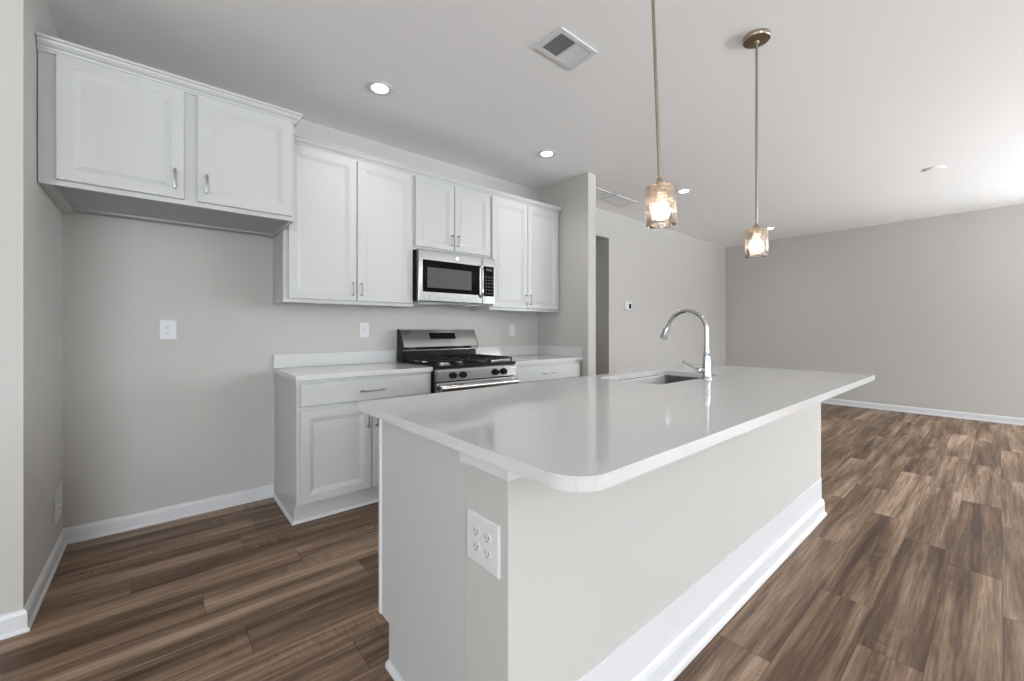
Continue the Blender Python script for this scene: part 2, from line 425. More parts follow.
# baseboards: profile (out, z)
BBP = [(0, 0), (0.020, 0), (0.020, 0.008), (0.017, 0.014), (0.013, 0.017), (0.013, 0.070), (0.010, 0.078), (0.008, 0.084), (0.003, 0.088), (0, 0.088)]
def sweep(path, prof, closed=False):
    # sweep a profile (out, z) along a 2D path with mitred corners; 'out' is to the right of the travel direction
    b = bmesh.new(); n = len(path); L = []
    for i in range(n):
        p = Vector(path[i]); ns = []
        if i > 0 or closed: d = (p - Vector(path[i - 1])).normalized(); ns.append(Vector((d.y, -d.x)))
        if i < n - 1 or closed: d = (Vector(path[(i + 1) % n]) - p).normalized(); ns.append(Vector((d.y, -d.x)))
        m = sum(ns, Vector((0, 0)))
        if len(ns) == 2: m = m / (1 + ns[0].dot(ns[1]))
        L.append([b.verts.new((p.x + m.x * o, p.y + m.y * o, z)) for o, z in prof])
    for i in range(n - 1):
        for k in range(len(prof)):
            j = (k + 1) % len(prof); b.faces.new((L[i][k], L[i][j], L[i + 1][j], L[i + 1][k]))
    b.faces.new(L[0]); b.faces.new(L[-1][::-1])
    bmesh.ops.recalc_face_normals(b, faces=b.faces)
    mb = MB(); mb.merge(b); return mb
struct(sweep([(XW, YL), (XL, YL), (XL, YB), (0.622, YB)], BBP).build('baseboard_left', M['trim']))
struct(sweep([(OX1, YB), (XR, YB), (XR, YF)], BBP).build('baseboard_right', M['trim']))
struct(sweep([(XP + 0.008, PY), (XP + 0.127, PY), (XP + 0.127, YB), (OX0, YB)], BBP).build('baseboard_partition', M['trim']))

# ---------------------------------------------------------------- cabinets
def bar_pull(parent, c, horizontal, length, y):
    # c: (x, z) centre on the door face at depth y; bar stands 28 mm proud with two posts and flared ends
    x, z = c; b = MB(); h = length / 2; o = 0.026
    def P(t, d): return (x + t, y - d, z) if horizontal else (x, y - d, z + t)
    e0, e1 = P(-h, o - 0.0035), P(h, o + 0.0035)
    xs_, ys_, zs_ = sorted((e0[0], e1[0])), sorted((e0[1], e1[1])), sorted((e0[2], e1[2]))
    if horizontal: b.box(xs_[0], xs_[1], ys_[0], ys_[1], z - 0.0048, z + 0.0048, 0.0016)
    else: b.box(x - 0.0048, x + 0.0048, ys_[0], ys_[1], zs_[0], zs_[1], 0.0016)
    for t in (-h * 0.82, h * 0.82):
        b.cyl(P(t, -0.0005), P(t, o), 0.0045, seg=12)
        b.cyl(P(t, -0.0005), P(t, 0.003), 0.0075, seg=16)
    return b.build('handle', M['pull'], parent, smooth=True)
DPROF = lambda yf: [(0.0, yf + 0.003), (0.003, yf), (0.052, yf), (0.0535, yf + 0.002), (0.057, yf + 0.003), (0.066, yf + 0.0065), (0.077, yf + 0.0115), (0.080, yf + 0.012)]
def door(parent, x0, x1, z0, z1, yf, hx, hz, hl=0.105):
    d = MB().rings(x0, x1, z0, z1, DPROF(yf), yf + 0.02).build('door', M['cab'], parent)
    bar_pull(d, (hx, hz), False, hl, yf)
    return d
def drawer(parent, x0, x1, z0, z1, yf, hx, hz, hl=0.17):
    d = MB().rings(x0, x1, z0, z1, [(0.0, yf + 0.006), (0.003, yf + 0.002), (0.009, yf)], yf + 0.02).build('drawer', M['cab'], parent)
    bar_pull(d, (hx, hz), True, hl, yf)
    return d
def frame(b, x0, x1, z0, z1, y, openings, st=0.02):
    # face frame: solid slab with the doors overlaying it
    b.box(x0, x1, y, y + st, z0, z1, 0.001, 1)

CROWN = [(0.0, 2.418), (0.008, 2.418), (0.009, 2.428), (0.013, 2.431), (0.015, 2.438), (0.024, 2.446), (0.031, 2.457), (0.033, 2.464), (0.040, 2.467), (0.041, 2.478), (0.0, 2.478)]

# cabinet over the refrigerator bay
fy = 2.734
fc = thing('upper_cabinet', (0.1, YB - 0.3, 1.838), 'deep white two-door wall cabinet at the left, over the empty refrigerator space', 'cabinet')
b = MB(); b.box(-0.385, -0.367, fy + 0.02, YB - 0.001, 1.838, 2.440); b.box(0.595, 0.613, fy + 0.02, YB - 0.001, 1.838, 2.440)
b.box(-0.367, 0.595, YB - 0.012, YB - 0.001, 1.852, 2.440); b.box(-0.385, 0.613, fy + 0.02, YB - 0.001, 2.440, 2.452)
b.box(XL + 0.003, 0.613, fy, fy + 0.02, 1.838, 2.452, 0.001, 1)
b.box(XL + 0.003, -0.385, fy + 0.02, YB - 0.002, 1.838, 1.846)
b.build('body', M['cab'], fc)
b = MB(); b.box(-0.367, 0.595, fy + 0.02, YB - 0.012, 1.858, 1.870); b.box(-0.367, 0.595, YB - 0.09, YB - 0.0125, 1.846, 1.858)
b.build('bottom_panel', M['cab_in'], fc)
door(fc, -0.353, 0.097, 1.862, 2.420, fy - 0.02, 0.058, 1.955, 0.10)
door(fc, 0.150, 0.598, 1.862, 2.420, fy - 0.02, 0.188, 1.955, 0.10)
sweep([(XL + 0.003, fy), (0.613, fy), (0.613, 2.985)], CROWN).build('crown_molding', M['cab'], fc)

UY = 3.032
ups = [(0.615, 1.5395, 1.372, 'tall white two-door wall cabinet between the refrigerator space and the microwave', [(0.642, 1.086), (1.092, 1.528)], 1.398),
       (1.5405, 2.3085, 1.834, 'short white two-door wall cabinet directly above the microwave', [(1.556, 1.916), (1.922, 2.298)], 1.860),
       (2.3095, XP - 0.004, 1.372, 'tall white two-door wall cabinet right of the microwave, against the partition wall', [(2.326, 2.764), (2.770, 3.205)], 1.398)]
for (x0, x1, z0, lab, ds, dz) in ups:
    t = thing('upper_cabinet', ((x0 + x1) / 2, YB - 0.15, z0), lab, 'cabinet')
    b = MB(); b.box(x0, x0 + 0.016, UY + 0.02, YB - 0.001, z0, 2.440); b.box(x1 - 0.016, x1, UY + 0.02, YB - 0.001, z0, 2.440)
    b.box(x0 + 0.016, x1 - 0.016, UY + 0.02, YB - 0.001, z0 + 0.012, z0 + 0.026); b.box(x0 + 0.016, x1 - 0.016, YB - 0.012, YB - 0.001, z0 + 0.026, 2.43)
    b.box(x0, x1, UY + 0.02, YB - 0.001, 2.440, 2.450); b.box(x0, x1, UY, UY + 0.02, z0, 2.450, 0.001, 1)
    b.build('body', M['cab'], t)
    for i, (a, c) in enumerate(ds):
        hz = dz + 0.085
        door(t, a, c, dz, 2.414, UY - 0.02, c - 0.027 if i == 0 else a + 0.027, hz, 0.10)
cr = sweep([(0.616, UY - 0.0006), (XP - 0.002, UY - 0.0006)], [(o, z - 0.003 if 0 < i < 10 else z) for i, (o, z) in enumerate(CROWN)]).build('crown_molding', M['cab'])
tag(cr, 'white crown molding running along the tops of the three right-hand wall cabinets', 'molding')

# base cabinets
BY = 2.735
def base(x0, x1, lab, doors, dr, left_end):
    t = thing('base_cabinet', ((x0 + x1) / 2, YB - 0.3, 0), lab, 'cabinet')
    b = MB()
    for a, c in ((x0, x0 + 0.018), (x1 - 0.018, x1)):
        b.prism([(BY + 0.02, 0.115), (BY + 0.02, 0.883), (YB - 0.002, 0.883), (YB - 0.002, 0.0), (BY + 0.06, 0.0), (BY + 0.06, 0.115)], 'x', a, c)
    b.box(x0 + 0.018, x1 - 0.018, BY + 0.02, YB - 0.014, 0.115, 0.133); b.box(x0 + 0.018, x1 - 0.018, YB - 0.014, YB - 0.002, 0.133, 0.883)
    b.box(x0, x1, BY, BY + 0.02, 0.115, 0.883, 0.001, 1)
    b.build('body', M['cab'], t)
    MB().box(x0 + 0.018, x1 - 0.018, BY + 0.06, BY + 0.075, 0.0, 0.1145).build('toe_kick', M['cab'], t)
    shoe = [(0.0, 0.0), (0.012, 0.0), (0.012, 0.005), (0.009, 0.012), (0.004, 0.017), (0.0, 0.018)]
    path = [(x0, YB - 0.02), (x0, BY + 0.06), (x1, BY + 0.06)] if left_end else [(x0, BY + 0.06), (x1, BY + 0.06)]
    sweep([(p[0], p[1]) for p in path[::-1]], [(-o, z) for o, z in shoe]).build('shoe_molding', M['trim'], t)
    yf = BY - 0.02
    drawer(t, dr[0], dr[1], 0.720, 0.860, yf, (dr[0] + dr[1]) / 2, 0.787)
    for i, (a, c) in enumerate(doors):
        door(t, a, c, 0.135, 0.700, yf, c - 0.027 if i == 0 else a + 0.027, 0.592, 0.10)
    return t
base(0.625, 1.5365, 'white base cabinet left of the stove with one wide drawer over two doors', [(0.643, 1.079), (1.085, 1.520)], (0.643, 1.520), True)
base(2.3125, XP - 0.002, 'white base cabinet right of the stove, partly hidden behind the island', [(2.330, 2.760), (2.766, 3.200)], (2.330, 3.200), False)
def counter(x0, x1, lab, side):
    t = thing('countertop', ((x0 + x1) / 2, YB - 0.3, 0.884), lab, 'countertop')
    MB().box(x0, x1, 2.708, YB - 0.001, 0.884, 0.914, 0.002).build('slab', M['quartz'], t)
    MB().box(x0, x1, YB - 0.021, YB - 0.001, 0.9145, 1.014, 0.002).build('backsplash', M['quartz'], t)
    if side: MB().box(x1 - 0.020, x1, 2.716, YB - 0.0215, 0.9145, 1.014, 0.002).build('side_splash', M['quartz'], t)
counter(0.617, 1.5375, 'short white quartz countertop and backsplash left of the stove', False)
counter(2.3115, XP + 0.006, 'short white quartz countertop right of the stove with a splash turning the corner', True)

# ---------------------------------------------------------------- microwave
mw = thing('microwave', (1.925, 3.15, 1.415), 'stainless over-the-range microwave with dark window and vertical handle', 'microwave')
mx0, mx1, mz0, mz1 = 1.5445, 2.3045, 1.418, 1.829
MB().box(mx0, mx1, 2.985, YB - 0.002, mz0, mz1, 0.003).build('body', M['black'], mw)
xd = 2.168
dm = MB().rings(mx0, xd - 0.001, mz0, mz1 - 0.002, [(0, 2.953), (0.004, 2.949)], 2.984).build('door', M['applsteel'], mw)
MB().box(1.583, 2.128, 2.9455, 2.9505, 1.492, 1.748, 0.0015).build('window_border', M['glassblack'], dm)
MB().box(1.622, 2.045, 2.9442, 2.9457, 1.528, 1.690, 0.0).build('window', M['mesh'], dm)
b = MB(); pts = []
for i in range(13):
    s = i / 12; pts.append((2.147, 2.944 - 0.024 * min(1, 3.5 * math.sin(math.pi * s)) if 0 < s < 1 else 2.949, 1.474 + 0.28 * s))
b.tube(pts, 0.0095, seg=14)
b.build('handle', M['chrome'], dm, smooth=True)
b = MB(); b.lathe([(0, 0), (0.0165, 0), (0.0165, 0.0012), (0.014, 0.002), (0, 0.002)], (0, 0, 0), 28)
b.xf(Matrix.Translation((1.905, 2.949, 1.785)) @ Matrix.Rotation(R(90), 4, 'X'))
b.build('emblem', M['chrome'], dm)
cp = MB().rings(xd + 0.001, mx1, mz0, mz1 - 0.002, [(0, 2.953), (0.004, 2.949)], 2.984).build('control_panel', M['applsteel'], mw)
MB().box(xd + 0.012, mx1 - 0.014, 2.946, 2.9505, 1.486, 1.752, 0.0015).build('keypad', M['glassblack'], cp)
for r_ in range(6):
    for c_ in range(3): MB().box(2.197 + c_ * 0.031, 2.213 + c_ * 0.031, 2.9452, 2.9462, 1.508 + r_ * 0.029, 1.516 + r_ * 0.029).build('key', M['ink'], cp)
MB().box(2.205, 2.268, 2.9452, 2.9462, 1.712, 1.732).build('clock_display', M['mesh'], cp)
b = MB(); b.box(mx0 + 0.02, mx1 - 0.02, 2.99, 3.30, 1.408, 1.4185, 0.002); b.build('bottom_plate', M['grey'], mw)
for cx in (1.70, 2.15): MB().box(cx - 0.09, cx + 0.09, 3.05, 3.22, 1.4045, 1.4085, 0.001).build('grease_filter', M['steel'], mw)
b = MB()
for k in range(30): b.box(mx0 + 0.03 + k * 0.0236, mx0 + 0.042 + k * 0.0236, 2.987, 3.02, mz1 - 0.0008, mz1 + 0.0012)
b.build('top_vent', M['grey'], mw)

# ---------------------------------------------------------------- stove
rg = thing('stove', (1.925, 3.0, 0), 'stainless gas stove with black grates and slanted backguard, between two base cabinets', 'stove')
rx0, rx1 = 1.5445, 2.3045
b = MB(); b.box(rx0, rx1, 2.70, YB - 0.004, 0.03, 0.905, 0.002)
for x in (rx0 + 0.06, rx1 - 0.06):
    for y in (2.76, 3.28): b.cyl((x, y, 0), (x, y, 0.04), 0.018, seg=12)
b.build('body', M['black'], rg)
b = MB(); b.box(rx0 - 0.002, rx1 + 0.002, 2.662, 3.332, 0.897, 0.922, 0.005)
b.build('cooktop', M['black'], rg)
# control panel strip
b = MB(); b.prism([(2.70, 0.896), (2.672, 0.896), (2.664, 0.880), (2.664, 0.806), (2.70, 0.800)], 'x', rx0, rx1)
cpn = b.build('control_panel', M['steel_dimmed'], rg)
for kx in (1.682, 1.772, 2.085, 2.172):
    b = MB(); b.cyl((kx, 2.6645, 0.846), (kx, 2.656, 0.846), 0.027, seg=28); b.cyl((kx, 2.656, 0.846), (kx, 2.634, 0.846), 0.0235, 0.020, seg=28, bev=0.002)
    b.box(kx - 0.0035, kx + 0.0035, 2.630, 2.655, 0.826, 0.866, 0.001)
    b.build('knob', M['black'], cpn)
# oven door
od = MB().box(rx0, rx1, 2.668, 2.6995, 0.225, 0.795, 0.003).build('oven_door', M['steel_dimmed'], rg)
MB().box(rx0 + 0.09, rx1 - 0.09, 2.665, 2.6685, 0.33, 0.66, 0.001).build('window', M['glassblack'], od)
b = MB(); b.tube([(rx0 + 0.012, 2.625, 0.760), (rx0 + 0.2, 2.618, 0.760), (1.925, 2.615, 0.760), (rx1 - 0.2, 2.618, 0.760), (rx1 - 0.012, 2.625, 0.760)], 0.0225, seg=18)
for x in (rx0 + 0.05, rx1 - 0.05): b.cyl((x, 2.669, 0.760), (x, 2.622, 0.760), 0.011, seg=14)
b.build('handle', M['steel_dimmed'], od, smooth=True)
MB().box(rx0, rx1, 2.672, 2.6995, 0.05, 0.215, 0.003).build('storage_drawer', M['steel'], rg)
# backguard
b = MB(); b.prism([(3.278, 1.188), (3.205, 1.042), (3.222, 1.016), (3.245, 1.014), (3.245, 0.9225), (3.330, 0.9225), (3.330, 1.188), (3.292, 1.194)], 'x', rx0 + 0.004, rx1 - 0.004)
b.build('backguard', M['steel'], rg)
bgc = MB(); 
for x in (rx0, rx1 - 0.0035): bgc.prism([(3.276, 1.190), (3.203, 1.042), (3.220, 1.014), (3.243, 1.012), (3.243, 0.9225), (3.332, 0.9225), (3.332, 1.195)], 'x', x, x + 0.0035)
bgc.box(rx0 + 0.003, rx1 - 0.003, 3.2435, 3.2455, 0.925, 1.012)
bgc.build('backguard_cap', M['black'], rg)
sl = Vector((0, 3.205 - 3.278, 1.042 - 1.188)); sn = Vector((0, -0.146, 0.073)).normalized(); su_ = -sl.normalized()
def slab_on_slope(x0, x1, t0, t1, lift, th):
    b = bmesh.new(); O = Vector((0, 3.205, 1.042))
    vs = []
    for d in (lift, lift + th):
        for (x, t) in ((x0, t0), (x1, t0), (x1, t1), (x0, t1)): vs.append(b.verts.new(O + su_ * t + sn * d + Vector((x, 0, 0))))
    b.faces.new(vs[:4][::-1]); b.faces.new(vs[4:])
    for i in range(4): b.faces.new((vs[i], vs[(i + 1) % 4], vs[4 + (i + 1) % 4], vs[4 + i]))
    bmesh.ops.recalc_face_normals(b, faces=b.faces); m = MB(); m.merge(b); return m
dsp = slab_on_slope(1.812, 2.075, 0.072, 0.132, -0.0005, 0.002).build('display', M['glassblack'], rg)
b = MB()
for k in range(8):
    for r_ in range(2):
        b.merge(slab_on_slope(1.826 + k * 0.030, 1.842 + k * 0.030, 0.083 + r_ * 0.022, 0.087 + r_ * 0.022, 0.0016, 0.0004).bm.copy())
b.build('display_marks', M['ink'], dsp)
# burners and grates
for (bx, by, br) in ((1.68, 2.80, 0.045), (1.68, 3.13, 0.038), (1.925, 2.97, 0.05), (2.17, 2.80, 0.05), (2.17, 3.13, 0.035)):
    b = MB(); b.lathe([(0, 0.922), (br + 0.012, 0.922), (br + 0.010, 0.929), (br, 0.930), (br, 0.936), (0, 0.936)], (bx, by, 0), 28)
    bo = b.build('burner', M['steel'], rg, smooth=True)
    MB().lathe([(0, 0.936), (br - 0.004, 0.936), (br - 0.004, 0.942), (br - 0.010, 0.945), (0, 0.946)], (bx, by, 0), 28).build('burner_cap', M['iron'], bo, smooth=True)
for gi, (gx0, gx1) in enumerate(((rx0 + 0.02, 1.797), (1.803, 2.047), (2.053, rx1 - 0.02))):
    b = MB(); g = 0.0055; za, zb = 0.945, 0.960; ya, yb_ = 2.685, 3.225; xm = (gx0 + gx1) / 2
    for x in (gx0 + g, gx1 - g): b.box(x - g, x + g, ya, yb_, za, zb, 0.0015)
    for y in (ya + g, yb_ - g, (ya + yb_) / 2): b.box(gx0 + 2 * g, gx1 - 2 * g, y - g, y + g, za, zb, 0.0015)
    for y in (2.80, 3.13):
        b.box(gx0 + 0.012, xm - 0.03, y - 0.004, y + 0.004, za, zb, 0.001); b.box(xm + 0.03, gx1 - 0.012, y - 0.004, y + 0.004, za, zb, 0.001)
    for (y0, y1) in ((ya + 0.012, 2.77), (2.83, 2.97), (2.99, 3.10), (3.15, yb_ - 0.012)): b.box(xm - 0.004, xm + 0.004, y0, y1, za, zb, 0.001)
    for y in (2.86, 2.92, 3.04, 3.20): b.box(gx0 + 0.012, gx0 + 0.06, y - 0.0035, y + 0.0035, za, zb, 0.001); b.box(gx1 - 0.06, gx1 - 0.012, y - 0.0035, y + 0.0035, za, zb, 0.001)
    for x in (gx0 + g, gx1 - g):
        for y in (ya + g, yb_ - g, (ya + yb_) / 2): b.box(x - g, x + g, y - g, y + g, 0.922, za + 0.002)
    b.build('grate', M['iron'], rg)

# ---------------------------------------------------------------- island
IX0, IX1 = 0.62, 3.244
KY0, KY1 = 0.743, 0.919      # knee wall
CY1 = 1.478                  # cabinet front (kitchen side)
isl = thing('kitchen_island', (1.93, 1.11, 0), 'long island base with white end panel, painted knee wall and white base molding', 'kitchen island')
MB().box(IX0, IX1, KY0, KY1, 0, 0.8835, 0.0015).build('knee_wall', M['wall'], isl)
for xa in (IX0, IX1 - 0.018):
    MB().prism([(KY1 + 0.0005, 0), (KY1 + 0.0005, 0.8835), (CY1 - 0.012, 0.8835), (CY1 - 0.012, 0.148), (1.403, 0.148), (1.403, 0)], 'x', xa, xa + 0.018).build('end_panel', M['cab'], isl)
b = MB(); b.box(IX0 + 0.018, IX1 - 0.018, KY1 + 0.001, 1.40, 0, 0.148); b.box(IX0 + 0.018, IX1 - 0.018, KY1 + 0.001, KY1 + 0.012, 0.148, 0.8835)
b.box(IX0 + 0.018, IX1 - 0.018, KY1 + 0.012, CY1 - 0.012, 0.148, 0.166)
for x in (1.08, 1.845, 2.70): b.box(x - 0.009, x + 0.009, KY1 + 0.012, CY1 - 0.012, 0.166, 0.8835)
b.build('body', M['cab'], isl)
b = MB(); b.box(IX0 - 0.005, IX1 + 0.002, CY1 - 0.012, CY1 + 0.008, 0.148, 0.8835, 0.004); b.build('face_frame', M['trim'], isl)
# kitchen-side fronts (face +Y)
def iflip(mb): return mb.xf(Matrix.Translation((0, 2 * (CY1 + 0.018), 0)) @ Matrix.Diagonal((1, -1, 1, 1)))
for (a, c, z0, z1, hz, horiz) in ((0.645, 1.06, 0.17, 0.70, 0.62, False), (0.645, 1.06, 0.72, 0.862, 0.79, True), (1.10, 1.465, 0.17, 0.862, 0.76, False), (1.471, 1.83, 0.17, 0.862, 0.76, False),
                                 (1.87, 2.28, 0.17, 0.862, 0.76, False), (2.286, 2.69, 0.17, 0.862, 0.76, False), (2.73, 3.22, 0.17, 0.70, 0.62, False), (2.73, 3.22, 0.72, 0.862, 0.79, True)):
    mb = MB().rings(a, c, z0, z1, DPROF(CY1 + 0.008) if not horiz else [(0.0, CY1 + 0.014), (0.009, CY1 + 0.008)], CY1 + 0.0275)
    iflip(mb); bmesh.ops.recalc_face_normals(mb.bm, faces=mb.bm.faces)
    d = mb.build('drawer' if horiz else 'door', M['cab'], isl)
    o = bar_pull(d, ((a + c) / 2, hz) if horiz else (c - 0.03, hz), horiz, 0.13 if horiz else 0.10, CY1 + 0.008)
    for v in o.data.vertices: v.co.y = -v.co.y + 2 * (CY1 + 0.018 - isl.location.y)
    o.data.flip_normals()
# trim under the slab
t_ = [(0.0, 0.838), (0.006, 0.838), (0.008, 0.842), (0.008, 0.883), (0.0, 0.883)]
sweep([(IX0 - 0.0003, 0.935), (IX0 - 0.0003, KY0 - 0.0003), (IX1, KY0 - 0.0003), (IX1, 0.955)], t_).build('top_trim', M['trim'], isl)
# thin white band and moulded baseboard along the long side
MB().box(IX0 + 0.03, IX1, KY0 - 0.003, KY0, 0.001, 0.238).build('white_band', M['trim'], isl)
IBP = [(0, 0), (0.024, 0), (0.024, 0.006), (0.021, 0.016), (0.014, 0.022), (0.014, 0.080), (0.011, 0.090), (0.009, 0.096), (0.003, 0.104), (0, 0.104)]
sweep([(IX0, KY0 - 0.003), (IX1, KY0 - 0.003), (IX1, 0.93)], [(o, z) for o, z in IBP]).build('baseboard', M['trim'], isl)
SH = [(0, 0), (0.014, 0), (0.014, 0.010), (0.011, 0.017), (0.005, 0.022), (0, 0.023)]
sweep([(IX0, 1.403), (IX0, KY0)], SH).build('shoe_molding', M['trim'], isl)

# island countertop with the sink cut-out
def rrect(x0, x1, y0, y1, rs, seg=10):
    pts = []
    for (cx, cy, a0, r) in ((x0, y0, 180, rs[0]), (x1, y0, 270, rs[1]), (x1, y1, 0, rs[2]), (x0, y1, 90, rs[3])):
        sx = 1 if cx == x0 else -1; sy = 1 if cy == y0 else -1
        for i in range(seg + 1):
            a = R(a0 + 90 * i / seg); pts.append((cx + sx * r + r * math.cos(a), cy + sy * r + r * math.sin(a)))
    return pts
SX0, SX1, SY0, SY1 = 1.905, 2.615, 1.103, 1.497
def slab_with_hole(outer, inner, z0, z1):
    bm = bmesh.new(); E = []
    for loop in (outer, inner):
        vs = [bm.verts.new((x, y, z0)) for x, y in loop]
        E += [bm.edges.new((vs[i], vs[(i + 1) % len(vs)])) for i in range(len(vs))]
    r = bmesh.ops.triangle_fill(bm, use_beauty=True, use_dissolve=False, edges=E)
    fs = [g for g in r['geom'] if isinstance(g, bmesh.types.BMFace)]
    ex = bmesh.ops.extrude_face_region(bm, geom=fs)
    bmesh.ops.translate(bm, vec=(0, 0, z1 - z0), verts=[g for g in ex['geom'] if isinstance(g, bmesh.types.BMVert)])
    bmesh.ops.recalc_face_normals(bm, faces=bm.faces)
    m = MB(); m.merge(bm); return m
ict = slab_with_hole(rrect(0.577, 3.339, 0.492, 1.594, (0.085, 0.012, 0.012, 0.01)), rrect(SX0, SX1, SY0, SY1, (0.06,) * 4), 0.884, 0.914).build('countertop', M['quartz'], None, bevmod=0.0018)
tag(ict, 'large speckled white quartz island countertop with a rounded corner and sink cut-out', 'countertop')

# sink
sk = thing('sink', ((SX0 + SX1) / 2, (SY0 + SY1) / 2, 0.66), 'undermount stainless steel sink set into the island countertop', 'sink')
bm = bmesh.new(); loops = []
e = 0.004
for (ins, z, r) in ((-0.025, 0.8822, 0.07), (e * -1, 0.8822, 0.062), (0.0, 0.875, 0.06), (0.004, 0.70, 0.058), (0.015, 0.683, 0.05), (0.04, 0.678, 0.04)):
    loops.append([bm.verts.new((x, y, z)) for x, y in rrect(SX0 + ins, SX1 - ins, SY0 + ins, SY1 - ins, (r,) * 4)])
for i in range(len(loops) - 1):
    n_ = len(loops[i])
    for k in range(n_): bm.faces.new((loops[i][k], loops[i][(k + 1) % n_], loops[i + 1][(k + 1) % n_], loops[i + 1][k]))
bm.faces.new(loops[-1])
bmesh.ops.recalc_face_normals(bm, faces=bm.faces)
m_ = MB(); m_.merge(bm); so = m_.build('basin', M['sinksteel'], sk, smooth=True)
sd = so.modifiers.new('thickness', 'SOLIDIFY'); sd.thickness = 0.0012; sd.offset = 1
MB().lathe([(0, 0.680), (0.030, 0.680), (0.042, 0.682), (0.046, 0.679), (0.046, 0.6785), (0, 0.6785)], ((SX0 + SX1) / 2, SY1 - 0.14, 0), 28).build('drain', M['chrome'], sk, smooth=True)

# faucet
FX, FY = 2.325, 1.058
fc_ = thing('faucet', (FX, FY, 0.914), 'tall chrome gooseneck pull-down faucet with side lever on the island countertop', 'faucet')
MB().lathe([(0, 0.914), (0.027, 0.914), (0.027, 0.919), (0.023, 0.924), (0.0205, 0.935), (0.0205, 1.005), (0.018, 1.03), (0.0145, 1.055), (0.0155, 1.058), (0.0155, 1.064), (0.013, 1.067), (0, 1.067)], (FX, FY, 0), 28).build('body', M['chrome'], fc_, smooth=True)
pts = [(FX, FY, 1.06), (FX, FY, 1.12), (FX, FY, 1.17)]
rA = 0.115; zc = 1.185
for i in range(0, 15):
    a = R(180 - 163 * i / 14)
    pts.append((FX, FY + rA + rA * math.cos(a), zc + rA * math.sin(a)))
end = Vector(pts[-1]); dr_ = (Vector(pts[-1]) - Vector(pts[-2])).normalized()
MB().tube(pts, [0.0125] + [0.0115] * (len(pts) - 1), seg=18).build('spout', M['chrome'], fc_, smooth=True)
h0 = end - dr_ * 0.004; prof = [(0.0, 0.0125), (0.01, 0.0135), (0.014, 0.0125), (0.028, 0.0175), (0.082, 0.0220), (0.092, 0.0212)]
MB().tube([h0 + dr_ * t for t, r in prof], [r for t, r in prof], seg=20).build('spray_head', M['chrome'], fc_, smooth=True)
MB().box(-0.004, 0.004, -0.003, 0.003, -0.016, 0.016, 0.001).xf(Matrix.Translation(h0 + dr_ * 0.048 + Vector((0, 0.0205, 0.004)))).build('spray_button', M['grey'], fc_)
v0 = Vector((FX - 0.012, FY + 0.008, 0.966)); vd = Vector((-0.75, 0.66, 0.0)).normalized()
b = MB(); b.cyl(v0, v0 + vd * 0.04, 0.0165, 0.0155, seg=24, bev=0.002)
b.build('valve', M['chrome'], fc_, smooth=True)
l0 = v0 + vd * 0.034
MB().tube([l0, l0 + vd * 0.02 + Vector((0, 0, 0.012)), l0 + vd * 0.060 + Vector((0, 0, 0.035)), l0 + vd * 0.085 + Vector((0, 0, 0.049))], [0.0055, 0.0052, 0.0045, 0.0055], seg=12).build('lever', M['chrome'], fc_, smooth=True)

# ---------------------------------------------------------------- wall plates
def plate(name, loc, label, cat, w_, h_, kind, rot, sockets):
    # built facing -Y around the origin, then turned; sockets: list of (x, z)
    t = thing(name, (0, 0, 0), label, cat)
    pl = MB().rings(-w_ / 2, w_ / 2, -h_ / 2, h_ / 2, [(0, -0.003), (0.003, -0.0062), (0.006, -0.0065)], -0.0004).build('plate', M['plate'], t)
    for (x, z) in sockets:
        if kind == 'duplex':
            b = MB(); pts = []
            for i in range(24):
                a = 2 * math.pi * i / 24; pts.append((x + 0.0165 * math.cos(a), z + max(-0.0135, min(0.0135, 0.0165 * math.sin(a)))))
            b.prism(pts, 'y', -0.0085, -0.0060); s_ = b.build('socket', M['plate'], t)
            b = MB()
            b.box(x - 0.0075, x - 0.0055, -0.0089, -0.0084, z - 0.003, z + 0.006); b.box(x + 0.0055, x + 0.0075, -0.0089, -0.0084, z - 0.002, z + 0.006)
            b.cyl((x, -0.0089, z - 0.008), (x, -0.0084, z - 0.008), 0.0025, seg=10)
            b.build('slots', M['slot'], s_)
        elif kind == 'rocker':
            MB().box(x - 0.0165, x + 0.0165, -0.0088, -0.006, z - 0.033, z + 0.033, 0.0012).build('rocker', M['plate'], t)
        elif kind == 'gfci':
            s_ = MB().box(x - 0.0165, x + 0.0165, -0.0088, -0.006, z - 0.033, z + 0.033, 0.0012).build('socket', M['plate'], t)
            b = MB()
            for dz in (-0.021, 0.017):
                b.box(x - 0.0075, x - 0.0055, -0.0092, -0.0087, z + dz - 0.001, z + dz + 0.007); b.box(x + 0.0055, x + 0.0075, -0.0092, -0.0087, z + dz, z + dz + 0.007)
                b.cyl((x, -0.0092, z + dz - 0.006), (x, -0.0087, z + dz - 0.006), 0.0025, seg=10)
            b.box(x - 0.007, x + 0.007, -0.0095, -0.0087, z - 0.006, z - 0.001); b.box(x - 0.007, x + 0.007, -0.0095, -0.0087, z + 0.001, z + 0.006)
            b.build('slots', M['grey'], s_)
    t.location = loc; t.rotation_euler = (0, 0, rot)
    return t
plate('power_outlet', (0.039, YB, 1.190), 'white outlet plate on the bare wall of the refrigerator space', 'outlet', 0.082, 0.124, 'duplex', 0, [(-0.002, 0.0195), (-0.002, -0.0195)])
plate('power_outlet', (1.272, YB, 1.187), 'white outlet plate on the wall just left of the stove', 'outlet', 0.078, 0.122, 'gfci', 0, [(0, 0)])
plate('light_switch', (2.857, YB, 1.184), 'narrow white switch plate on the wall right of the stove', 'light switch', 0.078, 0.118, 'rocker', 0, [(0, 0)])
